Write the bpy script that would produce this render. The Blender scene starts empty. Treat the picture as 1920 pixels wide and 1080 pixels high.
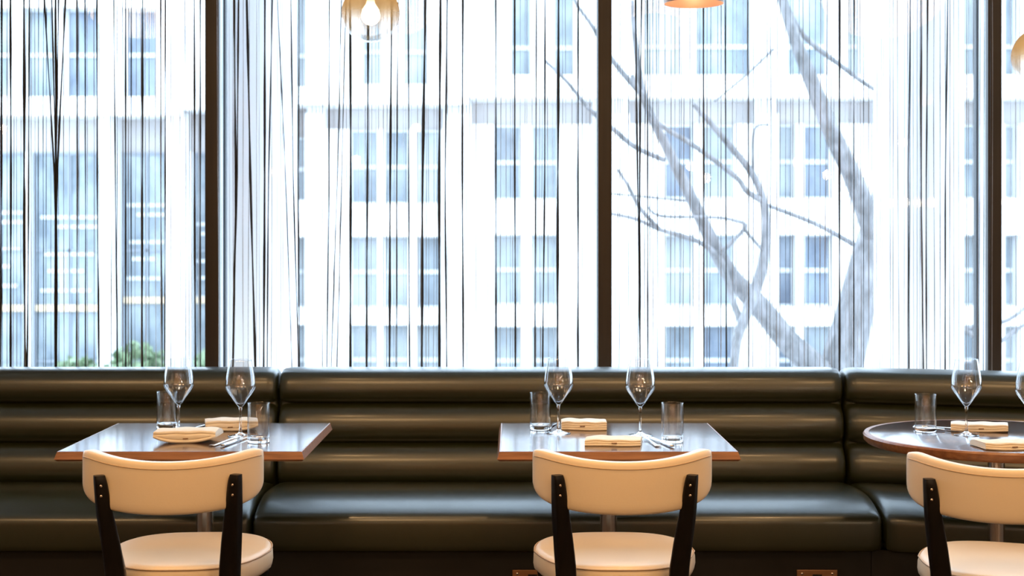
import bpy, bmesh, math, random
from mathutils import Vector, Matrix, Quaternion
PI = math.pi
random.seed(11)
S = bpy.context.scene
C = S.collection

# ------------------------------------------------------------------ camera, world, lights, exposure
EYE = 1.36
FPX = 2757.0                                  # focal length in pixels of a 1920-wide frame
HOR = 450.0                                   # row of the horizon
cam_data = bpy.data.cameras.new('camera')
cam_data.sensor_width = 36.0
cam_data.lens = FPX / 1920 * 36
cam_data.shift_y = -(540 - HOR) / 1920
cam_data.clip_start = 0.05
cam_data.clip_end = 300
cam_data.dof.use_dof = True
cam_data.dof.focus_distance = 4.15
cam_data.dof.aperture_fstop = 4.6
cam = bpy.data.objects.new('camera', cam_data)
cam.location = (0, 0, EYE)
cam.rotation_euler = (PI / 2, 0, 0)
C.objects.link(cam)
S.camera = cam

S.view_settings.view_transform = 'Standard'
S.view_settings.look = 'None'
S.view_settings.gamma = 1.0
S.view_settings.use_curve_mapping = False
S.view_settings.exposure = 0.0

world = bpy.data.worlds.new('overcast_sky')
S.world = world
world.use_nodes = True
bg = world.node_tree.nodes['Background']
bg.inputs[0].default_value = (0.63, 0.81, 1.0, 1)
bg.inputs[1].default_value = 8.0

WARM = (1.0, 0.60, 0.27)
def unseen_light(x, y, z, tx, ty, tz, power, size=0.25, spread=120):
    l = bpy.data.lights.new('unseen_ceiling_light', 'AREA')
    l.shape = 'DISK'; l.size = size; l.energy = power; l.color = WARM
    l.spread = math.radians(spread)
    o = bpy.data.objects.new('unseen_ceiling_light', l)
    o.location = (x, y, z)
    o.rotation_euler = (Vector((tx, ty, tz)) - Vector((x, y, z))).to_track_quat('-Z', 'Y').to_euler()
    C.objects.link(o)
# warm unseen ceiling lights, widened to soften their highlights on the leather
for x in (-2.6, -0.9, 0.9, 2.6):
    unseen_light(x, 1.6, 3.14, x * 0.85, 4.4, 0.60, 17, 0.9)
for x in (-0.95, 0.3, 1.4):               # added over each chair to brighten seats and napkins
    unseen_light(x, 3.3, 3.14, x, 3.75, 0.5, 4.5, 0.12, 80)

for x in (-3.4, -1.7, 0.0, 1.7, 3.4):      # added to brighten the back wall reflected in the glasses
    unseen_light(x, -3.3, 3.12, x, -4.5, 1.4, 36, 0.2, 140)

# ------------------------------------------------------------------ materials
def mat(name, col=(0.5, 0.5, 0.5), rough=0.5, metal=0.0, spec=0.5, bump=None, vary=None, coat=0.0, emit=None):
    """vary=(scale, colour2, stretch) noise between col and colour2; bump=(scale, strength)."""
    m = bpy.data.materials.new(name); m.use_nodes = True
    nt = m.node_tree; b = nt.nodes['Principled BSDF']
    b.inputs['Base Color'].default_value = (*col, 1)
    b.inputs['Roughness'].default_value = rough
    b.inputs['Metallic'].default_value = metal
    b.inputs['Specular IOR Level'].default_value = spec
    b.inputs['Coat Weight'].default_value = coat
    b.inputs['Coat Roughness'].default_value = 0.14
    if emit:
        b.inputs['Emission Color'].default_value = (*emit[0], 1)
        b.inputs['Emission Strength'].default_value = emit[1]
    tc = None
    if bump or vary:
        tc = nt.nodes.new('ShaderNodeTexCoord')
    if vary:
        mp = nt.nodes.new('ShaderNodeMapping'); mp.inputs['Scale'].default_value = vary[2]
        n = nt.nodes.new('ShaderNodeTexNoise'); n.inputs['Scale'].default_value = vary[0]; n.inputs['Detail'].default_value = 5
        r = nt.nodes.new('ShaderNodeValToRGB')
        r.color_ramp.elements[0].position = 0.32; r.color_ramp.elements[1].position = 0.68
        r.color_ramp.elements[0].color = (*col, 1); r.color_ramp.elements[1].color = (*vary[1], 1)
        nt.links.new(tc.outputs['Object'], mp.inputs[0]); nt.links.new(mp.outputs[0], n.inputs['Vector'])
        nt.links.new(n.outputs['Fac'], r.inputs[0]); nt.links.new(r.outputs[0], b.inputs['Base Color'])
    if bump:
        n2 = nt.nodes.new('ShaderNodeTexNoise'); n2.inputs['Scale'].default_value = bump[0]; n2.inputs['Detail'].default_value = 4
        bp = nt.nodes.new('ShaderNodeBump'); bp.inputs['Strength'].default_value = bump[1]; bp.inputs['Distance'].default_value = 0.004
        nt.links.new(tc.outputs['Object'], n2.inputs['Vector']); nt.links.new(n2.outputs['Fac'], bp.inputs['Height'])
        nt.links.new(bp.outputs[0], b.inputs['Normal'])
    return m

M = {}
M['leather'] = mat('green_leather', (0.018, 0.0205, 0.0055), 0.33, spec=0.9, coat=0.22, bump=(160, 0.06), vary=(3, (0.021, 0.0235, 0.0065), (1, 1, 1)))
M['plinth'] = mat('dark_plinth', (0.008, 0.006, 0.005), 0.6)
M['walnut'] = mat('dark_walnut', (0.050, 0.022, 0.012), 0.15, spec=0.6, vary=(5, (0.115, 0.052, 0.026), (1.2, 12, 6)), coat=0.5)
M['edge'] = mat('walnut_edge', (0.20, 0.075, 0.030), 0.34, vary=(6, (0.34, 0.14, 0.055), (1.5, 14, 14)))
M['steel'] = mat('brushed_steel', (0.72, 0.62, 0.55), 0.24, metal=1)
M['iron'] = mat('cast_iron', (0.02, 0.02, 0.02), 0.5)
M['cream'] = mat('cream_leather', (0.80, 0.64, 0.46), 0.42, spec=0.45, bump=(220, 0.04), vary=(3, (0.84, 0.69, 0.50), (1, 1, 1)))
M['piping'] = mat('cream_piping', (0.52, 0.36, 0.22), 0.5)
M['ebony'] = mat('ebony_wood', (0.005, 0.004, 0.0035), 0.36, spec=0.3, vary=(9, (0.009, 0.006, 0.005), (8, 8, 1)))
M['linen'] = mat('cream_linen', (0.88, 0.76, 0.60), 0.85, spec=0.2, bump=(500, 0.10), vary=(14, (0.92, 0.82, 0.68), (1, 1, 1)))
M['stitch'] = mat('brown_stitch', (0.25, 0.12, 0.05), 0.8)
M['silver'] = mat('silver_cutlery', (0.86, 0.86, 0.88), 0.14, metal=1)
M['brass'] = mat('bronze_plate', (0.55, 0.30, 0.16), 0.32, metal=1)
M['screw'] = mat('bright_screw', (0.9, 0.82, 0.75), 0.25, metal=1)
M['black'] = mat('black_plastic', (0.01, 0.01, 0.01), 0.4)
M['bronze_post'] = mat('dark_bronze', (0.018, 0.011, 0.006), 0.45, vary=(2.5, (0.034, 0.020, 0.010), (20, 20, 0.6)))
M['grey_web'] = mat('pale_aluminium', (0.72, 0.77, 0.84), 0.45)
M['dark_frame'] = mat('dark_outer_frame', (0.012, 0.013, 0.015), 0.45)
M['dark_string'] = mat('dark_string', (0.035, 0.030, 0.027), 0.8, vary=(60, (0.012, 0.011, 0.010), (1, 1, 0.3)))
M['column'] = mat('pale_column_paint', (0.84, 0.88, 0.94), 0.6)
M['stone'] = mat('white_stone', (0.66, 0.64, 0.63), 0.8, vary=(0.5, (0.62, 0.60, 0.59), (1, 1, 1)))
M['lintel'] = mat('shade_darkened_lintel', (0.46, 0.43, 0.42), 0.8)  # ledge shade put into the colour: darker than the wall stone
M['frame_white'] = mat('white_window_frame', (0.50, 0.51, 0.52), 0.5)
M['frame_grey'] = mat('grey_window_frame', (0.20, 0.22, 0.25), 0.5)
M['timber'] = mat('pale_timber', (0.60, 0.46, 0.30), 0.6)
M['plaster'] = mat('warm_plaster', (0.50, 0.40, 0.30), 0.85)
M['speckle_wall'] = mat('speckle_reflection_wall', (0.10, 0.05, 0.02), 0.4, vary=(5, (0.75, 0.50, 0.26), (1, 1, 1)))  # unseen mottled finish, added so the glasses reflect brown speckles
M['ceiling'] = mat('ceiling_paint', (0.62, 0.56, 0.48), 0.9)
M['oak'] = mat('oak_floor', (0.05, 0.028, 0.015), 0.5, vary=(4, (0.075, 0.042, 0.022), (1, 14, 1)))
M['paving'] = mat('street_paving', (0.50, 0.50, 0.50), 0.9, vary=(0.8, (0.42, 0.42, 0.42), (1, 1, 1)))
M['bark'] = mat('grey_bark', (0.21, 0.20, 0.205), 0.9, vary=(5, (0.095, 0.092, 0.092), (3, 3, 1.2)))
M['leaf'] = mat('shrub_leaf', (0.10, 0.15, 0.07), 0.6, vary=(3, (0.17, 0.22, 0.13), (1, 1, 1)))
M['bulb'] = mat('lit_bulb', (1, 0.9, 0.7), 0.4, emit=((1.0, 0.86, 0.62), 9.0))
M['globe_lit'] = mat('lit_opal_globe', (1, 0.9, 0.7), 0.4, emit=((1.0, 0.80, 0.55), 85.0))
M['cord'] = mat('black_cord', (0.012, 0.012, 0.012), 0.7)
M['copper_out'] = mat('brown_copper', (0.30, 0.14, 0.065), 0.4, metal=0.15)
M['copper_in'] = mat('bright_copper_lining', (0.78, 0.52, 0.36), 0.35, metal=0.3)

def pale_string():
    m = bpy.data.materials.new('pale_string'); m.use_nodes = True
    nt = m.node_tree; nt.nodes.remove(nt.nodes['Principled BSDF'])
    d = nt.nodes.new('ShaderNodeBsdfDiffuse'); d.inputs[0].default_value = (0.75, 0.76, 0.78, 1)
    t = nt.nodes.new('ShaderNodeBsdfTranslucent'); t.inputs[0].default_value = (0.80, 0.82, 0.85, 1)
    mx = nt.nodes.new('ShaderNodeMixShader'); mx.inputs[0].default_value = 0.6
    nt.links.new(d.outputs[0], mx.inputs[1]); nt.links.new(t.outputs[0], mx.inputs[2])
    nt.links.new(mx.outputs[0], nt.nodes['Material Output'].inputs[0])
    return m
M['pale_string'] = pale_string()
M['grey_string'] = mat('grey_string', (0.30, 0.27, 0.25), 0.8)

def pane_mat():
    m = bpy.data.materials.new('window_glass'); m.use_nodes = True
    nt = m.node_tree; nt.nodes.remove(nt.nodes['Principled BSDF'])
    t = nt.nodes.new('ShaderNodeBsdfTransparent'); t.inputs[0].default_value = (0.97, 0.985, 0.99, 1)
    g = nt.nodes.new('ShaderNodeBsdfGlossy'); g.inputs['Roughness'].default_value = 0.0
    f = nt.nodes.new('ShaderNodeFresnel'); f.inputs[0].default_value = 1.5
    mx = nt.nodes.new('ShaderNodeMixShader')
    nt.links.new(f.outputs[0], mx.inputs[0]); nt.links.new(t.outputs[0], mx.inputs[1]); nt.links.new(g.outputs[0], mx.inputs[2])
    nt.links.new(mx.outputs[0], nt.nodes['Material Output'].inputs[0])
    return m
M['pane'] = pane_mat()

def glass_mat():
    m = bpy.data.materials.new('clear_glass'); m.use_nodes = True
    b = m.node_tree.nodes['Principled BSDF']
    b.inputs['Base Color'].default_value = (0.98, 0.99, 1.0, 1)
    b.inputs['Roughness'].default_value = 0.0
    b.inputs['Transmission Weight'].default_value = 1.0
    b.inputs['IOR'].default_value = 1.48
    return m
M['glass'] = glass_mat()

def ombre_mat():
    """blown globe: amber mirror finish at the top fading to clear glass at the bottom"""
    m = bpy.data.materials.new('amber_ombre_glass'); m.use_nodes = True
    nt = m.node_tree; nt.nodes.remove(nt.nodes['Principled BSDF'])
    t = nt.nodes.new('ShaderNodeBsdfTransparent'); t.inputs[0].default_value = (0.92, 0.92, 0.92, 1)
    g = nt.nodes.new('ShaderNodeBsdfGlossy'); g.inputs['Roughness'].default_value = 0.03
    f = nt.nodes.new('ShaderNodeFresnel'); f.inputs[0].default_value = 1.3
    clear = nt.nodes.new('ShaderNodeMixShader')
    mm_ = nt.nodes.new('ShaderNodeMath'); mm_.operation = 'MULTIPLY'; mm_.inputs[1].default_value = 0.5
    nt.links.new(f.outputs[0], mm_.inputs[0]); nt.links.new(mm_.outputs[0], clear.inputs[0]); nt.links.new(t.outputs[0], clear.inputs[1]); nt.links.new(g.outputs[0], clear.inputs[2])
    a = nt.nodes.new('ShaderNodeBsdfTranslucent'); a.inputs[0].default_value = (0.40, 0.25, 0.12, 1)
    ta = nt.nodes.new('ShaderNodeBsdfTransparent'); ta.inputs[0].default_value = (0.66, 0.47, 0.28, 1)
    amb = nt.nodes.new('ShaderNodeMixShader'); amb.inputs[0].default_value = 0.75
    nt.links.new(ta.outputs[0], amb.inputs[1]); nt.links.new(a.outputs[0], amb.inputs[2])
    tc = nt.nodes.new('ShaderNodeTexCoord'); sep = nt.nodes.new('ShaderNodeSeparateXYZ')
    mr = nt.nodes.new('ShaderNodeMapRange'); mr.inputs[1].default_value = -0.07; mr.inputs[2].default_value = 0.035
    nt.links.new(tc.outputs['Object'], sep.inputs[0]); nt.links.new(sep.outputs['Z'], mr.inputs[0])
    mx = nt.nodes.new('ShaderNodeMixShader')
    nt.links.new(mr.outputs[0], mx.inputs[0]); nt.links.new(clear.outputs[0], mx.inputs[1]); nt.links.new(amb.outputs[0], mx.inputs[2])
    nt.links.new(mx.outputs[0], nt.nodes['Material Output'].inputs[0])
    return m
M['ombre'] = ombre_mat()

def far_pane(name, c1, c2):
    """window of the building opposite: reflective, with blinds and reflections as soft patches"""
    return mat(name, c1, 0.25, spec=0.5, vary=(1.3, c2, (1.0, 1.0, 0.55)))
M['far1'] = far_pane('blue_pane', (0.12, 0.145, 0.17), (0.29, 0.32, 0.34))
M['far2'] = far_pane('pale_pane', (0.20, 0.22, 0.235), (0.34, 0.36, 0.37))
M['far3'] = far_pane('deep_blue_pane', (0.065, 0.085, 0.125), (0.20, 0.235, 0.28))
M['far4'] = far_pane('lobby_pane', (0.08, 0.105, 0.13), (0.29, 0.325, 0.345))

# ------------------------------------------------------------------ mesh helpers
def obj(name, bm, material, parent=None, smooth=True, loc=None, bevel=0.0, autosm=None):
    bmesh.ops.recalc_face_normals(bm, faces=bm.faces[:])
    me = bpy.data.meshes.new(name); bm.to_mesh(me); bm.free()
    for mm in (material if isinstance(material, (list, tuple)) else [material]):
        me.materials.append(mm)
    if smooth:
        for p in me.polygons: p.use_smooth = True
        if autosm: me.set_sharp_from_angle(angle=math.radians(autosm))
    o = bpy.data.objects.new(name, me); C.objects.link(o)
    if parent: o.parent = parent
    if loc: o.location = loc
    if bevel:
        md = o.modifiers.new('bevel', 'BEVEL'); md.width = bevel; md.segments = 3; md.limit_method = 'ANGLE'
    return o
def tag(o, label, cat, group=None, kind=None):
    o['label'] = label; o['category'] = cat
    if group: o['group'] = group
    if kind: o['kind'] = kind
    return o
def thing(name, label, cat, loc=(0, 0, 0), rz=0, group=None):
    o = bpy.data.objects.new(name, None); C.objects.link(o)
    o.empty_display_size = 0.1; o.location = loc; o.rotation_euler = (0, 0, rz)
    return tag(o, label, cat, group)
def struct(o):
    o['kind'] = 'structure'; return o
def dup(root, loc, rz=0, label=None, scale=None):
    r = root.copy(); C.objects.link(r); r.location = loc; r.rotation_euler = (0, 0, rz)
    if scale: r.scale = scale
    if label: r['label'] = label
    for ch in list(root.children):
        c = ch.copy(); C.objects.link(c); c.parent = r
        for g in list(ch.children):
            d = g.copy(); C.objects.link(d); d.parent = c
    return r
def box(bm, x0, x1, y0, y1, z0, z1, mi=0):
    v = [bm.verts.new(p) for p in ((x0,y0,z0),(x1,y0,z0),(x1,y1,z0),(x0,y1,z0),(x0,y0,z1),(x1,y0,z1),(x1,y1,z1),(x0,y1,z1))]
    for f in ((0,3,2,1),(4,5,6,7),(0,1,5,4),(1,2,6,5),(2,3,7,6),(3,0,4,7)):
        bm.faces.new([v[i] for i in f]).material_index = mi
def rings(bm, rr, closed_ring=True, cap=True, mi=0):
    """bridge successive rings of points"""
    vs = [[bm.verts.new(p) for p in r] for r in rr]
    n = len(vs[0])
    for a, b in zip(vs, vs[1:]):
        for i in range(n if closed_ring else n - 1):
            j = (i + 1) % n
            bm.faces.new((a[i], a[j], b[j], b[i])).material_index = mi
    if cap:
        bm.faces.new(vs[0][::-1]).material_index = mi
        bm.faces.new(vs[-1]).material_index = mi
    return vs
def lathe(bm, prof, n=32, cx=0, cy=0, cz=0, closed=False):
    """prof: (r, z) list; r=0 ends become poles"""
    rows = []
    for r, z in prof:
        if r < 1e-6: rows.append([bm.verts.new((cx, cy, cz + z))])
        else: rows.append([bm.verts.new((cx + r*math.cos(2*PI*i/n), cy + r*math.sin(2*PI*i/n), cz + z)) for i in range(n)])
    pairs = list(zip(rows, rows[1:]))
    if closed: pairs.append((rows[-1], rows[0]))
    for a, b in pairs:
        for i in range(n):
            j = (i + 1) % n
            if len(a) == 1 and len(b) == 1: continue
            if len(a) == 1: bm.faces.new((a[0], b[i], b[j]))
            elif len(b) == 1: bm.faces.new((a[i], a[j], b[0]))
            else: bm.faces.new((a[i], a[j], b[j], b[i]))
def tube(bm, pts, rad, n=8, mi=0, cap=True):
    """tube along points; rad number or list"""
    pts = [Vector(p) for p in pts]; m = len(pts)
    rr = []
    up = Vector((0.123, 0.987, 0.07))
    for i, p in enumerate(pts):
        d = (pts[min(i+1, m-1)] - pts[max(i-1, 0)]).normalized()
        a = d.cross(up)
        if a.length < 1e-4: a = d.cross(Vector((1, 0, 0)))
        a.normalize(); b = d.cross(a)
        r = rad[i] if isinstance(rad, (list, tuple)) else rad
        rr.append([p + a*(r*math.cos(2*PI*k/n)) + b*(r*math.sin(2*PI*k/n)) for k in range(n)])
    rings(bm, rr, cap=cap, mi=mi)
def smooth_pts(pts, k=4):
    """Catmull-Rom through tuples of any length"""
    out = []
    P = [pts[0]] + list(pts) + [pts[-1]]
    for i in range(1, len(P) - 2):
        p0, p1, p2, p3 = P[i-1], P[i], P[i+1], P[i+2]
        for s in range(k):
            t = s / k
            out.append(tuple(0.5*((2*b) + (-a+c)*t + (2*a-5*b+4*c-d)*t*t + (-a+3*b-3*c+d)*t**3) for a, b, c, d in zip(p0, p1, p2, p3)))
    out.append(tuple(pts[-1]))
    return out
def px(x, y, Y):
    """the point at depth Y seen at photo pixel x, y"""
    return ((x - 960) * Y / FPX, Y, EYE + (HOR - y) * Y / FPX)

# ------------------------------------------------------------------ room shell
WIN_Y = 5.80            # inner face of the window posts
bm = bmesh.new(); box(bm, -5, 5, -4.5, 6.05, -0.2, 0); struct(obj('floor', bm, M['oak'], smooth=False))
bm = bmesh.new(); box(bm, -6, 6, 6.05, 8.2, -0.25, -0.05); struct(obj('terrace', bm, M['paving'], smooth=False))
bm = bmesh.new(); box(bm, -5, 5, -4.5, 6.05, 3.2, 3.5); struct(obj('ceiling', bm, M['ceiling'], smooth=False))
bm = bmesh.new(); box(bm, -5, 5, -4.7, -4.5, 0, 3.2); struct(obj('wall_back', bm, M['speckle_wall'], smooth=False))
bm = bmesh.new(); box(bm, -5.2, -5, -4.5, 6.05, 0, 3.2); struct(obj('wall_left', bm, M['plaster'], smooth=False))
bm = bmesh.new(); box(bm, 5, 5.2, -4.5, 6.05, 0, 3.2); struct(obj('wall_right', bm, M['plaster'], smooth=False))
bm = bmesh.new(); box(bm, -5, 5, 5.64, 6.05, 0, 0.80); struct(obj('wall_front', bm, M['plaster'], smooth=False))
bm = bmesh.new(); box(bm, -5, 5, 5.64, 6.05, 3.08, 3.2); struct(obj('trim_1', bm, M['bronze_post'], smooth=False))

posts = [-4.280, -2.733, -1.184, 0.3665, 1.905, 3.455]
for i, x in enumerate(posts):
    t = bpy.data.objects.new('trim_%d' % (i + 2), None); C.objects.link(t); struct(t)
    t.location = (x, 5.80, 0.80)
    bm = bmesh.new(); box(bm, -0.0275, 0.0275, 0, 0.035, 0, 2.28)
    obj('post_cap', bm, M['bronze_post'], t, smooth=False, bevel=0.002)
    bm = bmesh.new(); box(bm, -0.012, 0.012, 0.035, 0.165, 0, 2.28)
    obj('post_web', bm, M['grey_web'], t, smooth=False)
    bm = bmesh.new(); box(bm, -0.022, 0.022, 0.165, 0.20, 0, 2.28)
    obj('outer_cap', bm, M['dark_frame'], t, smooth=False)
for i, (a, b) in enumerate(zip(posts, posts[1:])):
    bm = bmesh.new(); y = 5.93
    vs = [bm.verts.new(p) for p in ((a+0.0125, y, 0.80), (b-0.0125, y, 0.80), (b-0.0125, y, 3.08), (a+0.0125, y, 3.08))]
    bm.faces.new(vs)
    struct(obj('window_%d' % (i + 1), bm, M['pane'], smooth=False))

# round columns just outside the glass
for x, lab in ((-1.19, 'pale round column outside the glass behind the dark post on the left'),
               (1.872, 'pale round column outside the glass behind strings, left of the rightmost dark post')):
    bm = bmesh.new(); lathe(bm, [(0, -0.05), (0.2, -0.05), (0.2, 4.3), (0, 4.3)], 64)
    o = obj('round_column', bm, M['column'], loc=(x, 6.77, 0), autosm=40)
    tag(o, lab, 'column', kind='structure')

bm = bmesh.new(); box(bm, -6, 6, 6.05, 7.1, 4.3, 4.6); struct(obj('trim_8', bm, M['column'], smooth=False))

# ------------------------------------------------------------------ street, building opposite, tree, stand-in shrubs
bm = bmesh.new(); box(bm, -40, 40, 7.2, 60, -3.4, -3.2); o = struct(obj('street', bm, M['paving'], smooth=False))

YB = 40.0
K = YB / FPX
def fx(x): return (x - 960) * K
def fz(y): return EYE + (HOR - y) * K
rows_b = [(232, 372), (440, 575), (611, 745)]
wins = []     # x0, x1, y0, y1, kind
def col(xs, rows, kinds):
    for (a, b) in xs:
        for r, (c, d) in enumerate(rows):
            wins.append((a, b, c, d, kinds[(r + int(a)) % len(kinds)]))
top = (-70, 144)
col([(552, 574)], [(-70, 168), (256, 376), (444, 576), (609, 745)], ['far2', 'far1'])
col([(655, 708), (718, 766), (780, 828)], [(242, 382), (443, 578), (609, 745)], ['far2', 'far1', 'far2'])
col([(676, 716), (754, 802)], [(-70, 158)], ['far2', 'far1'])
col([(925, 978), (997, 1047)], [(233, 374), (440, 573), (612, 745)], ['far2', 'far1', 'far2'])
col([(957, 997), (1038, 1078)], [(-70, 147)], ['far1'])
col([(1247, 1303), (1320, 1380)], rows_b, ['far2', 'far1', 'far3'])
col([(1205, 1280), (1304, 1412)], [top], ['far1', 'far2'])
col([(1456, 1493), (1508, 1563)], rows_b, ['far3', 'far1', 'far3'])
col([(1477, 1556), (1588, 1618)], [top], ['far2', 'far1'])
col([(1660, 1700), (1720, 1770), (1803, 1838), (1884, 1912), (1940, 1985)], [top] + rows_b, ['far1', 'far2'])
col([(-60, 18), (40, 102), (117, 184), (229, 294)], [(14, 186)], ['far1', 'far3'])
lobby = [(-70, 45, 284, 745), (52, 189, 284, 745), (220, 314, 284, 745), (357, 392, 284, 745)]
# shaded recesses above the window heads, under each projecting ledge
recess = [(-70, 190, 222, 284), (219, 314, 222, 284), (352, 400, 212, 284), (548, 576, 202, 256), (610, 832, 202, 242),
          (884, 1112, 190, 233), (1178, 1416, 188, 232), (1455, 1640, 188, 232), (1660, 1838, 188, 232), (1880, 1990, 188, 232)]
building = thing('office_building', 'white stone office building with rows of windows across the street', 'building', (0, YB, -3.2))
LZ = 3.2
def local(bmv):
    for v in bmv.verts: v.co.y -= YB; v.co.z += LZ
# wall with openings, as cells between the opening edges
holes = [w[:4] for w in wins] + lobby + recess
xs = sorted({-140, 2100} | {a for h in holes for a in h[:2]}); ys = sorted({-160, 745} | {a for h in holes for a in h[2:4]})
bm = bmesh.new()
for a, b in zip(xs, xs[1:]):
    run = None
    for c, d in list(zip(ys, ys[1:])) + [(None, None)]:
        inside = c is None or any(h[0] <= a and b <= h[1] and h[2] <= c and d <= h[3] for h in holes)
        if not inside:
            run = (run[0], d) if run else (c, d)
        elif run:
            box(bm, fx(a), fx(b), YB, YB + 0.9, fz(run[1]), fz(run[0])); run = None
box(bm, fx(-140), fx(2100), YB + 1.4, YB + 1.7, -3.2, fz(-160))
box(bm, fx(-140), fx(2100), YB + 0.0, YB + 1.7, -3.2, fz(745))
local(bm); obj('wall', bm, M['stone'], building, smooth=False)
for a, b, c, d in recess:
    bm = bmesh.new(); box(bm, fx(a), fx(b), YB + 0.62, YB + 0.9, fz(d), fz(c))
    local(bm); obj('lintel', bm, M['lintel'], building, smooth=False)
for a, b, c, d in ((-140, 352, 186, 221), (352, 545, 168, 210), (545, 880, 168, 200), (880, 2100, 146, 188)):
    bm = bmesh.new(); box(bm, fx(a), fx(b), YB - 0.75, YB, fz(d), fz(c))
    local(bm); obj('ledge', bm, M['stone'], building, smooth=False)
for a, b in ((190, 218), (316, 354), (576, 610), (835, 884), (1118, 1178), (1416, 1455), (1640, 1658)):
    bm = bmesh.new(); box(bm, fx(a), fx(b), YB - 0.35, YB, -3.2, fz(215))
    local(bm); obj('pier', bm, M['stone'], building, smooth=False)
for a, b, c, d, kd in wins:
    x0, x1, z0, z1 = fx(a), fx(b), fz(d), fz(c)
    t = 0.055; y0, y1 = YB + 0.42, YB + 0.52
    bm = bmesh.new()
    for q in ((x0, x0+t, z0, z1), (x1-t, x1, z0, z1), (x0+t, x1-t, z0, z0+t), (x0+t, x1-t, z1-t, z1)):
        box(bm, q[0], q[1], y0, y1, q[2], q[3])
    zm = z0 + (z1 - z0) * (0.50 if c > 0 else 0.28)
    box(bm, x0+t, x1-t, y0, y1, zm - 0.06, zm + 0.06)
    local(bm); w = obj('window', bm, M['frame_white'], building, smooth=False)
    bm = bmesh.new(); box(bm, x0+t, x1-t, y0 + 0.06, y0 + 0.08, z0+t, z1-t)
    local(bm); obj('pane', bm, M[kd], w, smooth=False)
for i, (a, b, c, d) in enumerate(lobby):
    x0, x1, z0, z1 = fx(a), fx(b), fz(d), fz(c); t = 0.07; y0 = YB + 0.45
    bm = bmesh.new()
    for q in ((x0, x0+t, z0, z1), (x1-t, x1, z0, z1), (x0+t, x1-t, z1-t, z1)):
        box(bm, q[0], q[1], y0, y0+0.1, q[2], q[3])
    for yy in (470, 680):
        box(bm, x0+t, x1-t, y0, y0+0.1, fz(yy)-0.03, fz(yy)+0.03)
    if b - a > 90:
        xm = x0 + (x1 - x0) * 0.5; box(bm, xm-0.04, xm+0.04, y0, y0+0.1, z0, z1-t)
    local(bm); w = obj('window', bm, M['frame_grey'], building, smooth=False)
    w['label'] = 'tall dark framed lobby window'
    bm = bmesh.new(); box(bm, x0+t, x1-t, y0+0.06, y0+0.08, z0, z1-t)
    local(bm); obj('pane', bm, M['far4'], w, smooth=False)
    ya = (0, 9, -14, 22)[i]
    for yy, f0, f1 in ((398, .1, .9), (416, .3, .95), (468, .15, .85), (500, .2, .7), (537, .1, .8)):  # pale horizontal strips across the lobby panes
        bm = bmesh.new(); box(bm, x0+(x1-x0)*f0, x0+(x1-x0)*f1, y0+0.02, y0+0.05, fz(yy+ya)-0.05, fz(yy+ya)+0.05)
        local(bm); obj('pale_strip', bm, M['frame_white'], w, smooth=False)
    bm = bmesh.new(); yy = 580 if a < 200 else 565
    box(bm, x0+t, x1-t, y0-0.05, y0+0.02, fz(yy+5), fz(yy-7))
    local(bm); obj('transom', bm, M['timber'], w, smooth=False)

# bare tree
TY = 13.0
tree = thing('bare_tree', 'bare winter tree with pale grey bark outside the window', 'tree', (px(1575, 450, TY)[0], TY, -3.2))
def limb(name, pts, mm='bark', n=9, dy=0.0):
    P = smooth_pts([(x, y, r, d) for x, y, r, d in pts], 5)
    q = []; rad = []
    for x, y, r, d in P:
        Y = TY + d + dy
        p = Vector(px(x, y, Y)) - tree.location
        q.append(p); rad.append(max(r, 0.8) * Y / FPX)
    bm = bmesh.new(); tube(bm, q, rad, n); obj(name, bm, M[mm], tree)
limb('trunk', [(1440, 1430, 74, 0), (1478, 1180, 62, 0), (1530, 880, 50, 0), (1560, 760, 44, 0), (1590, 640, 38, 0), (1614, 540, 34, 0), (1640, 440, 30, .1), (1672, 340, 26, .2), (1700, 220, 20, .3), (1720, 60, 16, .3), (1730, -120, 12, .3)])
limb('branch', [(1642, 450, 22, .05), (1605, 345, 19, -.2), (1563, 255, 17, -.4), (1525, 160, 15, -.5), (1492, 75, 12, -.6), (1467, 0, 10, -.6), (1440, -90, 8, -.6)])
limb('branch', [(1478, 20, 6, -.6), (1510, 70, 5.5, -.4), (1570, 118, 5, -.2), (1640, 168, 4, 0), (1700, 190, 3, .2)])
limb('branch', [(1572, 740, 30, 0), (1530, 690, 26, -.1), (1478, 640, 23, -.2), (1428, 578, 21, -.3), (1372, 518, 17, -.5), (1334, 450, 14, -.6), (1300, 378, 12, -.7), (1258, 292, 10, -.8), (1212, 195, 8, -.9), (1195, 110, 6, -1), (1185, 0, 5, -1.1)])
limb('branch', [(1375, 720, 9, -1), (1382, 640, 9, -.9), (1405, 575, 11, -.8), (1430, 500, 11, -.7), (1437, 430, 9, -.7), (1430, 372, 8, -.7), (1408, 322, 7, -.8), (1345, 245, 6, -.9), (1300, 195, 4, -1)])
limb('branch', [(1432, 378, 6, -.7), (1400, 358, 5.5, -.8), (1378, 330, 5, -.9), (1300, 272, 5, -1), (1225, 222, 4.5, -1.1), (1185, 140, 4, -1.2)])
limb('branch', [(1600, 458, 5, 0), (1530, 420, 4.5, -.3), (1440, 385, 4, -.6)], n=6)
limb('branch', [(1392, 612, 7, -.8), (1370, 552, 6, -.7), (1354, 492, 6, -.7), (1318, 458, 5, -.8), (1272, 440, 4.5, -.9), (1235, 430, 4, -1), (1190, 410, 3.5, -1.1), (1130, 398, 3, -1.2)], n=6)
limb('branch', [(1237, 430, 4, -1), (1200, 390, 4, -1.1), (1176, 345, 3.5, -1.2), (1158, 318, 3, -1.3)], n=6)
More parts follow.
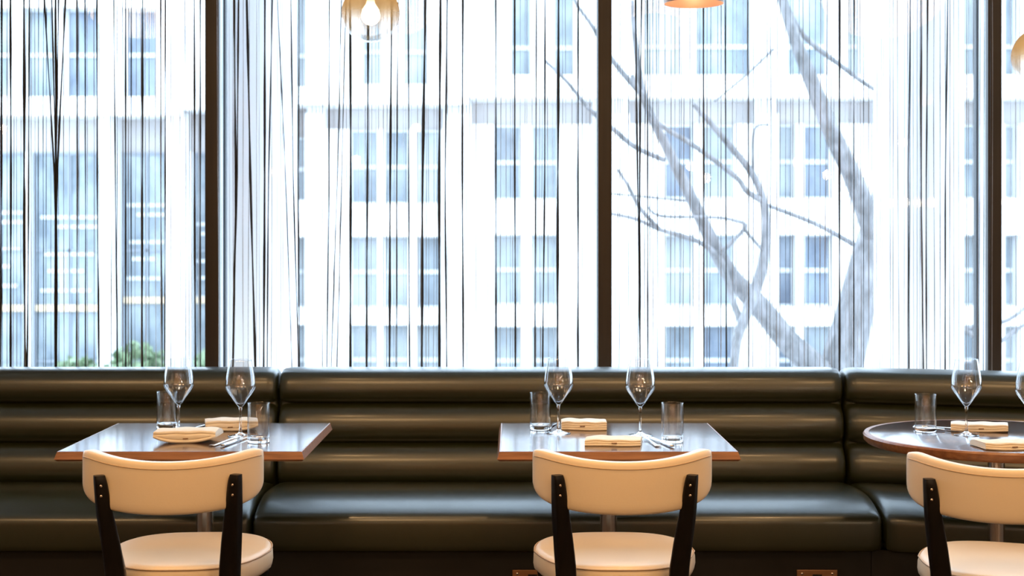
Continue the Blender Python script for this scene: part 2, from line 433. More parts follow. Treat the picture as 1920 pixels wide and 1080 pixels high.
limb('branch', [(1340, 484, 4, -.7), (1396, 428, 4, -.9), (1376, 413, 3.5, -1), (1330, 407, 3, -1), (1240, 405, 3, -1.1), (1214, 388, 2.5, -1.1)], n=6)
limb('branch', [(1394, 428, 3.5, -.9), (1432, 472, 3, -.7)], n=6)
limb('branch', [(1100, 200, 4, -1.3), (1150, 242, 5, -1.2), (1190, 275, 5, -1.1), (1245, 300, 5, -.9)], n=6)
limb('branch', [(1450, 92, 3, -.6), (1400, 140, 2.5, -.8), (1340, 190, 2, -1)], n=6)
limb('branch', [(1150, 242, 4, -1.2), (1108, 208, 4, -1.2), (1062, 152, 3.5, -1.3), (1022, 114, 3, -1.4)], n=6)
limb('branch', [(1206, 180, 6, -1), (1150, 115, 5, -1.1), (1110, 48, 4, -1.2), (1080, 5, 3, -1.3), (1060, -50, 2, -1.3)], n=6)
limb('branch', [(1300, 378, 3, -.7), (1200, 368, 2, -1), (1130, 362, 1.6, -1.1)], n=6)
limb('branch', [(1412, 326, 3, -.8), (1414, 244, 2.5, -.9), (1442, 234, 2, -.9)], n=6)
limb('branch', [(1625, 500, 12, .1), (1720, 560, 8, .2), (1850, 640, 5, .2), (1900, 622, 4, .2), (1990, 560, 3, .2)], n=6)
limb('branch', [(1800, 615, 5, .2), (1890, 600, 4, .2), (1960, 540, 3, .2)], n=6)

def shrub(cx, cy, rx, rz, label, seed):  # leaves added to stand in for green reflections in the lobby glazing
    rnd = random.Random(seed)
    s = thing('reflection_shrub', label, 'shrub', (cx, cy, -3.2), group='shrubs standing in for green reflections')
    bm = bmesh.new()
    for k in range(420):
        u = Vector((rnd.gauss(0, 1), rnd.gauss(0, 1), rnd.gauss(0, 1))).normalized() * rnd.uniform(.55, 1)
        p = Vector((u.x*rx, u.y*rx*.7, 0.35 + rz*.5 + u.z*rz*.55))
        a = Vector((rnd.uniform(-1, 1), rnd.uniform(-1, 1), rnd.uniform(-1, 1))).normalized()
        b = a.cross(Vector((rnd.uniform(-1, 1), rnd.uniform(-1, 1), rnd.uniform(-1, 1)))).normalized()
        l = rnd.uniform(.10, .2)
        q = [bm.verts.new(p + a*l), bm.verts.new(p + b*l*.5), bm.verts.new(p - a*l), bm.verts.new(p - b*l*.5)]
        bm.faces.new(q)
    obj('foliage', bm, M['leaf'], s, smooth=False)
    bm = bmesh.new()
    for k in range(5):
        a = k*1.256
        tube(bm, [(0, 0, 0), (math.cos(a)*rx*.3, math.sin(a)*rx*.3, rz*.4), (math.cos(a)*rx*.6, math.sin(a)*rx*.5, rz*.8)], [.05, .035, .015], 6)
    obj('stem', bm, M['bark'], s)
shrub(fx(255)*.93, YB*.93, 0.85, 1.55, 'stand-in shrub for a green reflection in the tall glazing beside the left dark post', 1)
shrub(fx(140)*.93, YB*.93, 0.75, 1.2, 'stand-in shrub for a green reflection in the left tall glazing, further from the dark post', 2)
shrub(fx(392)*.93, YB*.93, 0.45, 1.35, 'narrow stand-in shrub for a green reflection right at the edge of the left dark post', 3)

# ------------------------------------------------------------------ string curtains (nobody could count the strings)
CY = 5.72
KC = CY / FPX
def curtain(x0, x1, spacing, feature, label, pale=0.25, grey=0.5, rmin=0.0008, rmax=0.0015, seed=0):
    rnd = random.Random(seed)
    bm = bmesh.new(); ztop, zbot = 3.08, 0.81
    def strand(xt, xm, xb, r, mi, wob):
        yo = rnd.uniform(-.012, .02)
        # positions known at photo rows 0, 350 and 690
        zs = [1.36+450*KC, 1.36+100*KC, 1.36-240*KC]
        pts = []
        ph, ph2 = rnd.uniform(0, 6.28), rnd.uniform(0, 6.28)
        for k in range(15):
            z = ztop + (zbot - ztop)*k/14
            if z >= zs[1]:
                t = (zs[0]-z)/(zs[0]-zs[1]); x = xt + (xm-xt)*t
            else:
                t = (zs[1]-z)/(zs[1]-zs[2]); x = xm + (xb-xm)*t
            x += wob*(math.sin(z*2.3+ph) + .5*math.sin(z*5.1+ph2))
            pts.append((x, CY+yo, z))
        rr = [r*(1 + .35*math.sin(k*1.7+ph)) for k in range(15)]
        tube(bm, pts, rr, 4, mi, cap=False)
    x = x0 + 0.004
    while x < x1 - 0.004:
        slant = rnd.gauss(0, .003)
        xb = min(max(x+slant, x0), x1)
        strand(x, x + slant*.4, xb, rnd.uniform(rmin, rmax), rnd.choices((1, 2, 0), (pale, grey, 1-pale-grey))[0], rnd.uniform(0, .0016))
        x += spacing*rnd.uniform(.35, 1.65)
    for a, b, c, w in feature:
        strand((a-960)*KC, (b-960)*KC, (c-960)*KC, w*KC*.5, 0, .0008)
    o = obj('string_curtain', bm, [M['dark_string'], M['pale_string'], M['grey_string']])
    return tag(o, label, 'curtain', 'string curtains along the window', 'stuff')
i0 = [(a + 0.03, b - 0.03) for a, b in zip(posts, posts[1:])]
curtain(-2.68, i0[1][1], 0.0165, [(5,4,2,4),(18,18,18,4),(43,44,46,5),(52,50,48,3),(85,105,104,3),(97,105,105,3),(122,106,105,3.5),(110,104,105,3),(104,104,105,4),
        (143,143,142,3),(160,161,160,2),(180,180,183,3),(215,218,222,2.5),(235,235,236,3),(247,247,248,2),(268,268,268,3.5),(300,300,302,2.5),(312,311,310,2),(365,366,368,3.5),(376,376,376,3)],
        'dark string curtain left of the left dark post, its strings knotted together near one spot', seed=1)
curtain(i0[2][0], i0[2][1], 0.0185, [(440,442,437,3.5),(448,444,437,3),(462,469,478,4),(497,497,495,4),(510,503,500,2.5),(520,536,548,1.8),(545,550,560,2.5),
        (560,560,562,2),(617,616,612,2.5),(640,632,620,2),(648,640,632,2),(656,657,657,4.5),(690,688,687,3.5),(735,732,730,4),(747,745,744,2),(765,766,768,2.5),(797,792,790,5),(826,823,824,4.5),(838,835,838,3),(868,867,868,3.5),
        (930,930,930,2.5),(965,965,966,3),(1006,1004,1003,2.5),(1022,1021,1018,3),(1047,1046,1046,4.5),(1084,1083,1084,3)],
        'loose string curtain between the left dark post and the middle dark post', seed=2, rmin=.0006, rmax=.0011, pale=.3, grey=.55)
curtain(i0[3][0], i0[3][1], 0.0155, [(1192,1196,1200,3),(1203,1200,1200,3),(1214,1214,1214,2.5),(1320,1320,1320,2.5),(1360,1362,1364,2),(1404,1405,1405,2),(1575,1574,1574,3.5),(1604,1603,1602,2.5),
        (1709,1706,1706,2),(1728,1729,1733,3),(1741,1738,1738,2.5),(1776,1772,1772,2.5)],
        'even string curtain between the middle and right dark posts, a bare tree seen through it', seed=3, pale=0.15, grey=.5, rmin=.0008, rmax=.0014)
curtain(i0[4][0], 2.35, 0.0135, [], 'narrow strip of string curtain right of the rightmost dark post', seed=4, pale=0.3)

# ------------------------------------------------------------------ banquette
def offset_profile(prof, e):
    """move an open profile inwards (to its right-hand side) by e"""
    out = []
    n = len(prof)
    for i in range(n):
        a = Vector(prof[max(i-1, 0)]); b = Vector(prof[min(i+1, n-1)])
        d = (b - a).normalized(); nrm = Vector((d.y, -d.x))
        out.append((prof[i][0] + nrm.x*e, prof[i][1] + nrm.y*e))
    return out
def sweep(prof, x0, x1, shear, ends, side=1.0, splay=(0, 0)):
    """sweep a (y, z) profile along x, softly puffed at both ends"""
    bm = bmesh.new(); L = x1 - x0; rr = []
    st = [(d, e) for d, e in ends]
    xs = [(x0 + d, e) for d, e in st] + [(x0 + L*k/10, 0) for k in range(1, 10)] + [(x1 - d, e) for d, e in st[::-1]]
    for x, e in xs:
        f = splay[0] + (splay[1] - splay[0])*(x - x0)/L
        rr.append([(x + f*(5.42 - y)/.42, y - shear*(x - (x0 if shear else 0)), z) for y, z in offset_profile(prof, e*side)])
    rings(bm, rr)
    return bm
# backrest: three padded rolls
def back_profile():
    b = [0.455, 0.608, 0.752, 0.880]
    P = [(5.575, 0.30), (5.590, 0.60), (5.600, 0.855), (5.592, 0.871), (5.565, 0.880), (5.53, 0.882)]
    def lean(z): return 0.075*(z - 0.455)/0.43
    for i in (2, 1, 0):
        z0, z1 = b[i], b[i+1]
        n = 16
        for k in range(n + 1):
            t = k/n
            if i == 2 and t < .06: continue
            z = z1 + (z0 - z1)*t
            u = abs(2*t - 1)
            bul = (1 - u**2.3)**0.75
            if i == 2 and t < .5: bul = (1 - (u**2.6))**0.6
            P.append((5.435 + lean(z) - 0.046*bul, z))
    P += [(5.43, 0.40), (5.43, 0.30)]
    return P
def seat_profile():
    P = [(5.42, 0.296), (5.42, 0.462), (5.40, 0.472), (5.34, 0.476), (5.28, 0.478)]
    R1, R2, TH = 0.40, 0.045, math.radians(29)
    y0, z0 = 5.22, 0.478
    for k in range(0, 11):
        t = TH*k/10
        P.append((y0 - R1*math.sin(t), z0 - R1*(1 - math.cos(t))))
    y1, z1 = P[-1]
    cy, cz = y1 + R2*math.sin(TH), z1 - R2*math.cos(TH)
    for k in range(1, 9):
        t = TH + (PI/2 - TH)*k/8
        P.append((cy - R2*math.sin(t), cz + R2*math.cos(t)))
    yf = P[-1][0]
    P += [(yf - .002, 0.36), (yf, 0.32), (yf + .004, 0.302), (yf + .012, 0.296), (5.2, 0.296)]
    return P
ENDS = [(0.003, 0.034), (0.005, 0.020), (0.010, 0.010), (0.020, 0.004), (0.045, 0.0)]
secs = [(-3.4, -0.870, 0.0, (0, -.02), 'green leather banquette section behind the left square table, left of the first seam'),
        (-0.870, 1.235, 0.0, (-.02, .035), 'long green leather banquette section between the two seams, behind the middle square table'),
        (1.235, 3.4, 0.30, (.035, .035), 'green leather banquette section that angles forward behind the round table')]
for x0, x1, sh, spl, lab in secs:
    t = thing('banquette', lab, 'banquette', ((x0+x1)/2, 5.2, 0), group='banquette sections')
    off = Vector((-(x0+x1)/2, -5.2, 0))
    for nm, prof, mm in (('backrest', back_profile(), 'leather'), ('seat', seat_profile(), 'leather')):
        bm = sweep(prof, x0, x1, sh, ENDS, -1.0, (0, 0) if nm == 'backrest' else spl)
        for v in bm.verts: v.co += off
        obj(nm, bm, M[mm], t, autosm=50)
    bm = bmesh.new()
    rr = [[(x, y - sh*(x-x0), z) for y, z in ((5.056, 0), (5.5, 0), (5.5, 0.296), (5.056, 0.296))] for x in (x0+.001, x1-.001)]
    rings(bm, rr)
    for v in bm.verts: v.co += off
    obj('plinth', bm, M['plinth'], t, smooth=False)

def socket(x, label):
    t = thing('power_socket', label, 'socket', (x, 5.055, 0.184), group='sockets in the banquette plinth')
    bm = bmesh.new(); box(bm, -.07, .07, -.006, 0, -.043, .043); obj('plate', bm, M['brass'], t, smooth=False, bevel=.002)
    for sx in (-.052, .052):
        bm = bmesh.new(); lathe(bm, [(0, 0), (.005, 0), (.0045, .002), (0, .0025)], 14)
        for v in bm.verts: v.co = Vector((v.co.x+sx, -v.co.z-.006, v.co.y+.030))
        obj('screw', bm, M['screw'], t)
    for sx in (-.031, .031):
        bm = bmesh.new()
        for dx, dz, w, h in ((0, .012, .004, .009), (-.011, -.006, .007, .004), (.011, -.006, .007, .004)):
            box(bm, sx+dx-w/2, sx+dx+w/2, -.0068, -.0061, dz-h/2, dz+h/2)
        obj('pin_hole', bm, M['black'], t, smooth=False)
    bm = bmesh.new(); box(bm, -.016, .016, -.0085, -.0061, .012, .028); obj('switch', bm, M['black'], t, smooth=False)
socket(0.071, 'bronze power socket in the plinth beside the chair at the middle table')
socket(1.048, 'bronze power socket in the plinth between the middle chair and the round table')

# ------------------------------------------------------------------ tables
TZ = 0.75
def slab_table(x0, x1, y0, y1, px_, py_, label):
    t = thing('dining_table', label, 'table', (px_, py_, 0), group='square dining tables')
    X0, X1, Y0, Y1 = x0-px_, x1-px_, y0-py_, y1-py_
    bm = bmesh.new(); box(bm, X0+.003, X1-.003, Y0+.003, Y1-.003, TZ-.026, TZ)
    obj('tabletop', bm, M['walnut'], t, smooth=False, bevel=.001)
    bm = bmesh.new()
    def ring(e, z): return [(X0-e, Y0-e, z), (X1+e, Y0-e, z), (X1+e, Y1+e, z), (X0-e, Y1+e, z)]
    rings(bm, [ring(-.0032, TZ-.0005), ring(0, TZ-.0005), ring(.007, TZ-.022), ring(0, TZ-.028), ring(-.0032, TZ-.028), ring(-.0032, TZ-.0005)], cap=False)
    obj('edge_band', bm, M['edge'], t, smooth=False)
    pedestal(t)
    return t
def pedestal(t):
    bm = bmesh.new(); lathe(bm, [(0, .02), (.026, .02), (.026, TZ-.034), (0, TZ-.034)], 32); obj('pedestal', bm, M['steel'], t, autosm=40)
    bm = bmesh.new(); box(bm, -.16, .16, -.16, .16, TZ-.034, TZ-.028); obj('top_plate', bm, M['iron'], t, smooth=False)
    bm = bmesh.new(); lathe(bm, [(0, 0), (.21, 0), (.21, .008), (.05, .022), (0, .022)], 40); obj('base', bm, M['iron'], t, autosm=40)
slab_table(-1.312, -0.606, 4.24, 4.90, -0.955, 4.57, 'square dark walnut table with brown edge at the left')
slab_table(-0.036, 0.652, 4.24, 4.90, 0.300, 4.57, 'square dark walnut table with brown edge in the middle')
rt = thing('round_table', 'round dark walnut table at the right end of the banquette', 'table', (1.515, 4.60, 0))
bm = bmesh.new(); lathe(bm, [(0, TZ-.026), (.388, TZ-.026), (.388, TZ-.001), (.386, TZ), (0, TZ)], 96); obj('tabletop', bm, M['walnut'], rt, autosm=40)
bm = bmesh.new(); lathe(bm, [(.3882, TZ-.0005), (.402, TZ-.0005), (.406, TZ-.006), (.404, TZ-.022), (.396, TZ-.030), (.3882, TZ-.030)], 96, closed=True); obj('edge_band', bm, M['edge'], rt, autosm=40)
pedestal(rt)

# ------------------------------------------------------------------ chairs
def chair_proto(label, loc, rz):
    t = thing('dining_chair', label, 'chair', loc, rz, 'cream dining chairs')
    # seat pad
    def seat_ring(sc, z, n=64, e=3.0, grow=0.0):
        r = []
        for k in range(n):
            a = 2*PI*k/n; c, s = math.cos(a), math.sin(a)
            x = math.copysign(abs(c)**(2/e), c)*(.225*sc - grow); y = math.copysign(abs(s)**(2/e), s)*(.24*sc - grow)
            wq = 1 + .42*y if y > 0 else 1 + .95*y
            if y > 0: wq = 1 - .25*(y/.24)**2*.35
            r.append((x*wq, y, z))
        return r
    ZS = .505
    bm = bmesh.new()
    prof = [(0, .066, 0), (0, .068, 0.035), (0, .060, .012), (0, .050, .004), (0, .034, 0), (0, .018, .003), (0, .006, .014), (0, 0, .03)]
    rr = []
    for g, z in ((.05, -.066), (.012, -.064), (.003, -.055), (0, -.040), (.001, -.020), (.004, -.010), (.011, -.002), (.022, .0015)):
        rr.append(seat_ring(1, ZS + z, grow=g))
    for f, z in ((.75, .005), (.5, .008), (.25, .0095), (.03, .010)):
        rr.append(seat_ring(f, ZS + z))
    rings(bm, rr); obj('seat', bm, M['cream'], t)
    bm = bmesh.new(); pts = seat_ring(1, ZS - .0085, grow=.003); tube(bm, pts + pts[:1], .0022, 6, cap=False); obj('piping', bm, M['piping'], t)
    bm = bmesh.new(); rings(bm, [seat_ring(.93, ZS-.095), seat_ring(.95, ZS-.066)]); obj('seat_frame', bm, M['ebony'], t, autosm=40)
    # curved back pad
    R = .315; half = .242
    phm = math.asin(half/R)
    NU, NV = 48, 28
    def plan(u, rad_off):
        ph = phm*u
        return ((R+rad_off)*math.sin(ph), -.375 + R - (R+rad_off)*math.cos(ph) + .0)
    def zt(u): return .798 + .028*u*u - .012*abs(u)**14
    def zb(u): return .664 + .022*u*u + .022*abs(u)**5 + .022*abs(u)**16
    bm = bmesh.new(); rr = []
    us = [math.sin(PI/2*(-1 + 2*k/NU))*.55 + (-1 + 2*k/NU)*.45 for k in range(NU+1)]
    for u in us:
        sh = max(.0, 1 - abs(u)**22)**.5
        th = .040*(.12 + .88*sh); zc = (zt(u)+zb(u))/2; hh = (zt(u)-zb(u))/2*(.90 + .10*sh)
        ring = []
        for k in range(NV):
            a = 2*PI*k/NV; c, s = math.cos(a), math.sin(a)
            o = math.copysign(abs(c)**(2/5.5), c)*th/2; z = math.copysign(abs(s)**(2/5.5), s)*hh
            # the padding is thinner near the bottom
            x, y = plan(u, o - .02)
            ring.append((x, y, zc + z))
        rr.append(ring)
    rings(bm, rr); obj('backrest', bm, M['cream'], t)
    bm = bmesh.new()
    pts = []
    for k in range(41):
        u = -.93 + 1.86*k/40; x, y = plan(u, -.0005); pts.append((x, y, zt(u) - .017))
    tube(bm, pts, .0013, 6); obj('back_seam', bm, M['piping'], t)
    # rear posts (back legs that carry the back pad)
    for s in (-1, 1):
        bm = bmesh.new()
        P = smooth_pts([(.172, -.343, .763, .0135, .012), (.169, -.340, .740, .016, .015), (.163, -.322, .665, .0195, .019), (.152, -.288, .56, .0245, .022), (.146, -.268, .47, .026, .024), (.150, -.285, .30, .023, .022), (.172, -.345, 0, .014, .015)], 5)
        rr = []
        for x, y, z, w, d in P:
            yaw = -s*.45*min(1, max(0, (z-.45)/.2))
            ring = []
            for k in range(20):
                a = 2*PI*k/20; c, q = math.cos(a), math.sin(a)
                lx = math.copysign(abs(c)**.45, c)*w; ly = math.copysign(abs(q)**.45, q)*d
                ring.append((s*x + lx*math.cos(yaw) - ly*math.sin(yaw), y + lx*math.sin(yaw) + ly*math.cos(yaw), z))
            rr.append(ring)
        rings(bm, rr); p = obj('rear_leg', bm, M['ebony'], t, autosm=60)
        for z, y in ((.738, -.3555), (.712, -.3525)):
            bm = bmesh.new(); lathe(bm, [(0, 0), (.0038, 0), (.003, .0015), (0, .002)], 12)
            rot = Quaternion((0, 0, 1), -s*.45)
            for v in bm.verts:
                q = rot @ Vector((v.co.x, -v.co.z, v.co.y)); v.co = q + Vector((s*(.171) - s*.006, y, z))
            obj('screw', bm, M['steel'], p)
        bm = bmesh.new()
        rr = [[(s*x + r*math.cos(2*PI*k/16), y + r*math.sin(2*PI*k/16), z) for k in range(16)] for x, y, z, r in ((.175, .19, .43, .021), (.178, .195, .2, .017), (.182, .205, 0, .012))]
        rings(bm, rr); obj('front_leg', bm, M['ebony'], t, autosm=60)
    return t
ch = chair_proto('cream leather chair with black legs pushed up to the middle square table', (0.284, 4.08, 0), math.radians(0.5))
dup(ch, (-0.893, 4.08, 0), math.radians(3.0), 'cream leather chair with black legs pushed up to the left square table')
dup(ch, (1.320, 3.945, 0), math.radians(-19.5), 'cream leather chair with black legs turned towards the round table')

# ------------------------------------------------------------------ glasses
def thin_glass():
    """thin blown wall: clear, with the reflections of both faces"""
    m = bpy.data.materials.new('thin_glass'); m.use_nodes = True
    nt = m.node_tree; nt.nodes.remove(nt.nodes['Principled BSDF'])
    t = nt.nodes.new('ShaderNodeBsdfTransparent'); t.inputs[0].default_value = (0.985, 0.99, 0.995, 1)
    g = nt.nodes.new('ShaderNodeBsdfGlossy'); g.inputs['Roughness'].default_value = 0.01
    lw = nt.nodes.new('ShaderNodeLayerWeight'); lw.inputs[0].default_value = 0.5
    pw = nt.nodes.new('ShaderNodeMath'); pw.operation = 'POWER'; pw.inputs[1].default_value = 3.0
    f = nt.nodes.new('ShaderNodeMapRange'); f.inputs[3].default_value = 0.085; f.inputs[4].default_value = 0.9
    nt.links.new(lw.outputs['Facing'], pw.inputs[0]); nt.links.new(pw.outputs[0], f.inputs[0])
    mx = nt.nodes.new('ShaderNodeMixShader')
    nt.links.new(f.outputs[0], mx.inputs[0]); nt.links.new(t.outputs[0], mx.inputs[1]); nt.links.new(g.outputs[0], mx.inputs[2])
    nt.links.new(mx.outputs[0], nt.nodes['Material Output'].inputs[0])
    return m
M['thin'] = thin_glass()
def wine(loc, label, src=[]):
    if src: return dup(src[0], loc, random.uniform(0, 6), label)
    t = thing('wine_glass', label, 'wine glass', loc, 0, 'wine glasses on the tables')
    o = smooth_pts([(.0052, .0895), (.013, .099), (.026, .118), (.0385, .135), (.0456, .149), (.0462, .158), (.0432, .185), (.0385, .212), (.0340, .2375)], 3)
    i = smooth_pts([(.0332, .2375), (.0377, .212), (.0424, .185), (.0454, .158), (.0447, .149), (.0374, .136), (.0247, .119), (.0115, .102), (.0, .098)], 3)
    bm = bmesh.new(); lathe(bm, [(0, .0895)] + o + [(.0336, .238)] + i, 48); obj('bowl', bm, M['thin'], t)
    o = smooth_pts([(.0052, .0893), (.0038, .075), (.0034, .055), (.0036, .03), (.0056, .012), (.012, .0068), (.028, .0036), (.0385, .0020)], 4)
    bm = bmesh.new(); lathe(bm, [(0, .0893)] + o + [(.0390, .001), (.0380, 0), (0, 0)], 40); obj('stem', bm, M['glass'], t)
    src.append(t); return t
def tumbler(loc, label, src=[]):
    if src: return dup(src[0], loc, random.uniform(0, 6), label)
    t = thing('tumbler', label, 'tumbler', loc, 0, 'water tumblers on the tables')
    bm = bmesh.new(); lathe(bm, [(.0334, .0165), (.0338, .116), (.0334, .1175), (.0328, .116), (.0322, .0165)], 48, closed=True); obj('wall', bm, M['thin'], t, autosm=50)
    bm = bmesh.new(); lathe(bm, [(0, 0), (.0312, 0), (.0328, .0015), (.0334, .006), (.0334, .0162), (.030, .0150), (0, .0140)], 48); obj('base', bm, M['glass'], t, autosm=40)
    src.append(t); return t
GZ = TZ + .0005
wine((-1.052, 4.64, GZ), 'wine glass on the left square table, beside the tumbler at its back')
wine((-0.845, 4.575, GZ), 'wine glass on the left square table, right of the two napkins')
wine((0.147, 4.645, GZ), 'wine glass on the middle square table, next to the back tumbler')
wine((0.400, 4.585, GZ), 'wine glass on the middle square table, just behind the front napkin')
wine((1.420, 4.595, GZ), 'wine glass on the round table, fully in view near the tumbler')
wine((1.575, 4.46, GZ), 'wine glass on the round table, cut off by the right edge of the picture')
tumbler((-1.119, 4.77, GZ), 'water tumbler on the left square table, behind the wine glass')
tumbler((-0.765, 4.44, GZ), 'water tumbler on the left square table, nearest its right edge')
tumbler((0.091, 4.74, GZ), 'water tumbler on the middle square table, by its back left corner')
tumbler((0.485, 4.445, GZ), 'water tumbler on the middle square table, right of the cutlery')
tumbler((1.319, 4.69, GZ), 'water tumbler standing on the round table')

# ------------------------------------------------------------------ napkins and cutlery
def napkin(loc, rz, w, d, h, label, puff=0.0, seed=0, layers=3):
    rnd = random.Random(seed)
    t = thing('folded_napkin', label, 'napkin', loc, rz, 'folded cream napkins')
    # folded cloth: stacked soft layers joined at the fold on the near side
    prof = []                                      # (y, z) outline of the cross-section
    n = layers
    lay = h/n
    prof.append((d/2, 0)); prof.append((-d/2+.004, 0))
    for k in range(n):
        z0 = k*lay
        for q in range(7):
            a = -PI/2 + PI*q/6
            prof.append((-d/2 + .006 - lay*.5*math.cos(a) + .002*k, z0 + lay/2 + lay/2*math.sin(a)*.96))
    prof += [(-d*.25, h*1.05), (0, h*1.10), (d*.25, h*1.02), (d/2-.012, h*.82), (d/2-.002, h*.6), (d/2, h*.3)]
    bm = bmesh.new(); rr = []
    NX = 22
    for i in range(NX+1):
        u = -1 + 2*i/NX
        e = 1 - abs(u)**9*.35
        lift = puff*(abs(u)**2.2)                  # ends of the puffed napkins curl up off the table
        bulge = puff*.9*(1 - u*u)
        ring = []
        for y, z in prof:
            zz = z*(.75 + .25*e) + lift*(1 if z < h*.5 else .55) + (bulge*.6 if z > h*.5 else 0)
            yy = y*(1 - .10*abs(u)**3) + .004*math.sin(u*4 + seed)
            ring.append((u*w/2 + .010*(y/d)*(1 if seed % 2 else -1), yy, zz + .0012*math.sin(7*u + y*60 + seed)*(z > h*.5)))
        rr.append(ring)
    rings(bm, rr)
    zmin = min(v.co.z for v in bm.verts)
    for v in bm.verts: v.co.z -= zmin
    obj('cloth', bm, M['linen'], t, autosm=70)
    bm = bmesh.new(); tube(bm, [(-.008, -d/2+.004-lay*.5, h*.5), (.008, -d/2+.004-lay*.5, h*.52)], .0016, 6); obj('stitch', bm, M['stitch'], t)
    return t
NZ = TZ + .0006
napkin((-0.982, 4.465, NZ), math.radians(4), .185, .125, .028, 'puffed cream napkin at the front of the left square table', .016, 1)
napkin((-0.905, 4.74, NZ), math.radians(8), .165, .125, .026, 'puffed cream napkin at the back of the left square table', .014, 2)
napkin((0.305, 4.405, NZ), math.radians(-3), .165, .135, .019, 'flat folded cream napkin at the front of the middle square table', .0, 3)
napkin((0.232, 4.765, NZ), math.radians(-6), 0.145, .13, .027, 'flat folded cream napkin at the back of the middle square table', .0, 4, 4)
napkin((1.500, 4.72, NZ), math.radians(-12), .175, .125, .021, 'folded cream napkin at the back of the round table behind the wine glass', .003, 5)
napkin((1.453, 4.315, NZ), math.radians(2), .170, .125, .020, 'folded cream napkin at the front of the round table above the chair back', .002, 6)

def fork(loc, rz, label, src=[]):
    if src: return dup(src[0], loc, rz, label)
    t = thing('fork', label, 'fork', loc, rz, 'forks on the tables')
    bm = bmesh.new()
    P = smooth_pts([(-.095, .010, .0030, .0022), (-.06, .008, .0035, .003), (-.02, .0045, .005, .004), (.02, .0035, .010, .0055), (.045, .0065, .009, .007), (.06, .012, .004, .0075)], 4)
    rr = []
    for y, w, z, z2 in [(p[0], p[1], p[3], 0) for p in P]:
        rr.append([(w*math.cos(2*PI*k/10), y, z + .0016*math.sin(2*PI*k/10)) for k in range(10)])
    rings(bm, rr); obj('handle', bm, M['silver'], t)
    for dx in (-.0095, -.0032, .0032, .0095):
        bm = bmesh.new(); tube(bm, [(dx, .058, .0075), (dx, .075, .0060), (dx*.9, .098, .0065)], [.0017, .0015, .0009], 6); obj('tine', bm, M['silver'], t)
    src.append(t); return t
def knife(loc, rz, label, src=[]):
    if src: return dup(src[0], loc, rz, label)
    t = thing('table_knife', label, 'knife', loc, rz, 'knives on the tables')
    bm = bmesh.new()
    rr = []
    for y, w, h in smooth_pts([(-.11, .007, .0032), (-.08, .009, .0042), (-.03, .007, .0040), (-.005, .0055, .0035)], 4):
        rr.append([(w*math.cos(2*PI*k/10), y, .0045 + h*math.sin(2*PI*k/10)) for k in range(10)])
    rings(bm, rr); obj('handle', bm, M['silver'], t)
    bm = bmesh.new(); rr = []
    for y, a, b in smooth_pts([(-.006, -.005, .005), (.02, -.009, .006), (.07, -.010, .006), (.10, -.006, .006), (.112, .002, .0055)], 3):
        rr.append([(a, y, .0045), ((a+b)/2, y, .0055), (b, y, .0056), (b, y, .0036), ((a+b)/2, y, .0035)])
    rings(bm, rr); obj('blade', bm, M['silver'], t, autosm=40)
    src.append(t); return t
CZ = TZ + .0006
fork((0.418, 4.425, CZ), math.radians(8), 'silver fork right of the front napkin on the middle square table')
knife((0.445, 4.43, CZ), math.radians(14), 'silver knife beside the fork on the middle square table, nearer the tumbler')
fork((-0.862, 4.435, CZ), math.radians(-16), 'silver fork between the front napkin and tumbler on the left square table')
knife((-0.832, 4.445, CZ), math.radians(-12), 'silver knife beside the fork on the left square table, nearer the tumbler')
fork((0.128, 4.79, CZ), math.radians(170), 'silver fork behind the wine glass at the back of the middle square table')
fork((-1.020, 4.76, CZ), math.radians(175), 'silver fork left of the back napkin on the left square table')
fork((1.385, 4.745, CZ), math.radians(222), 'silver fork right of the tumbler on the round table')
knife((1.382, 4.685, CZ), math.radians(228), 'silver knife beside the fork by the round table tumbler')

# ------------------------------------------------------------------ pendant lamps
def globe_pendant(loc, label, src=[]):
    if src: return dup(src[0], loc, 0, label)
    t = thing('globe_pendant', label, 'pendant lamp', loc, 0, 'amber globe pendants')
    R = .103
    bm = bmesh.new()
    lathe(bm, [(0, -R)] + [(R*math.sin(a), -R*math.cos(a)) for a in [PI*k/36 for k in range(1, 34)]], 56)
    obj('globe', bm, M['ombre'], t)
    bm = bmesh.new()
    lathe(bm, [(0, -.042)] + [(.034*math.sin(a), -.008 - .034*math.cos(a)) for a in [PI*k/16 for k in range(1, 9)]] + [(.030, .012), (.016, .034), (.013, .05), (0, .05)], 28)
    obj('bulb', bm, M['bulb'], t)
    bm = bmesh.new(); lathe(bm, [(0, .045), (.018, .045), (.018, .095), (.032, .101), (.032, .125), (.006, .135), (0, .135)], 24); obj('lamp_holder', bm, M['copper_out'], t, autosm=40)
    bm = bmesh.new(); tube(bm, [(0, 0, .13), (0, 0, 3.2 - loc[2])], .003, 8); obj('cord', bm, M['cord'], t)
    src.append(t); return t
g1 = px(695, 25, 5.2)
globe_pendant(g1, 'amber and clear glass globe pendant with lit bulb at the top of the window')
g3 = px(1953, 106, 5.2)
g2 = globe_pendant(g3, 'amber glass globe pendant at the right edge of the picture')
for c in g2.children:
    if c.name.startswith('cord'):
        c.data = c.data.copy()
        for v in c.data.vertices:
            if v.co.z > .5: v.co.z = 3.2 - g3[2]
s2 = px(1301, 7, 5.2)
sp = thing('drum_pendant', 'brown copper drum pendant shade at the top edge above the middle table', 'pendant lamp', s2)
bm = bmesh.new(); lathe(bm, [(.106, 0), (.106, .17), (.02, .19), (0, .19)], 48); obj('shade', bm, M['copper_out'], sp, autosm=40)
bm = bmesh.new(); lathe(bm, [(.106, 0), (.104, .0), (.104, .168), (.02, .186), (0, .186)], 48); obj('lining', bm, M['copper_in'], sp, autosm=40)
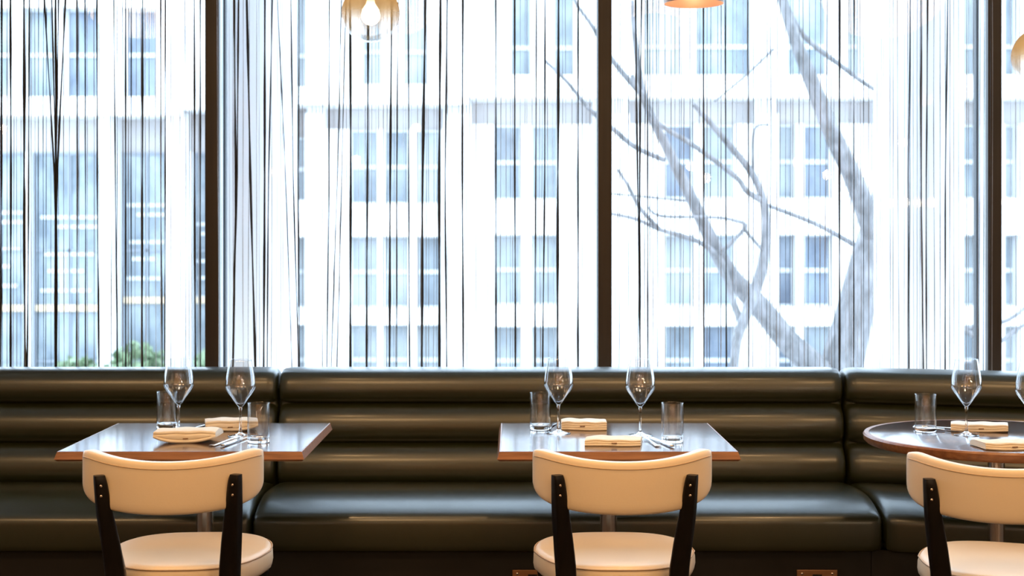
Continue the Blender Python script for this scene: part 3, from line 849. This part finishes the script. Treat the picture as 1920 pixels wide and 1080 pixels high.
bm = bmesh.new(); lathe(bm, [(0, .05)] + [(.03*math.sin(a), .08 - .03*math.cos(a)) for a in [PI*k/12 for k in range(1, 10)]] + [(.014, .13), (.014, .186), (0, .186)], 24); obj('bulb', bm, M['bulb'], sp)
bm = bmesh.new(); tube(bm, [(0, 0, .19), (0, 0, 3.2 - s2[2])], .003, 8); obj('cord', bm, M['cord'], sp)

# small globe lamps of the dining room behind the camera; they light the room and glint in the glass
def small_globe(pxx, pyy, Y, src=[]):
    if (pxx, pyy) == (1692, 268): Y = -2.0
    vy = 2*5.93 - Y
    loc = ((pxx-960)*vy/FPX, Y, EYE + (HOR-pyy)*vy/FPX)
    if src:
        r = dup(src[0], loc)
    else:
        r = thing('small_globe_lamp', 'small warm lit globe lamp glinting as a reflection in the window glass', 'pendant lamp', loc, 0, 'small globe lamps mirrored in the glass')
        bm = bmesh.new(); lathe(bm, [(0, -.042)] + [(.042*math.sin(a), -.042*math.cos(a)) for a in [PI*k/14 for k in range(1, 14)]] + [(0, .042)], 20); obj('globe', bm, M['globe_lit'], r)
        bm = bmesh.new(); tube(bm, [(0, 0, .04), (0, 0, 1)], .003, 6); obj('cord', bm, M['cord'], r)
        src.append(r)
    for c in r.children:
        if c.name.startswith('cord'):
            c.data = c.data.copy()
            for v in c.data.vertices:
                if v.co.z > .2: v.co.z = 3.2 - loc[2]
    return r
lamp = 'small warm globe lamp mirrored in the window '
for a, b, lab in ((517, 322, 'just right of the left dark post'), (668, 300, 'below left of the hanging lit globe pendant'),
        (780, 240, 'below right of the hanging lit globe pendant'), (1295, 312, 'as upper of a pair amid branches'),
        (1324, 334, 'as lower of a pair amid branches'), (1495, 304, 'left of the thick leaning tree limb'),
        (1551, 328, 'beside the thick leaning tree limb'), (1582, 366, 'below the thick leaning tree limb'),
        (1626, 326, 'just left of the right column'), (1692, 268, 'above the row of four'),
        (1668, 380, 'first from left in the row of four'), (1697, 380, 'second from left in the row of four'),
        (1722, 380, 'third from left in the row of four'), (1748, 380, 'last in the row of four'),
        (1884, 378, 'right of the rightmost dark post'), (4, 242, 'at the left edge of the picture')):
    small_globe(a, b, -1.6)['label'] = lamp + lab
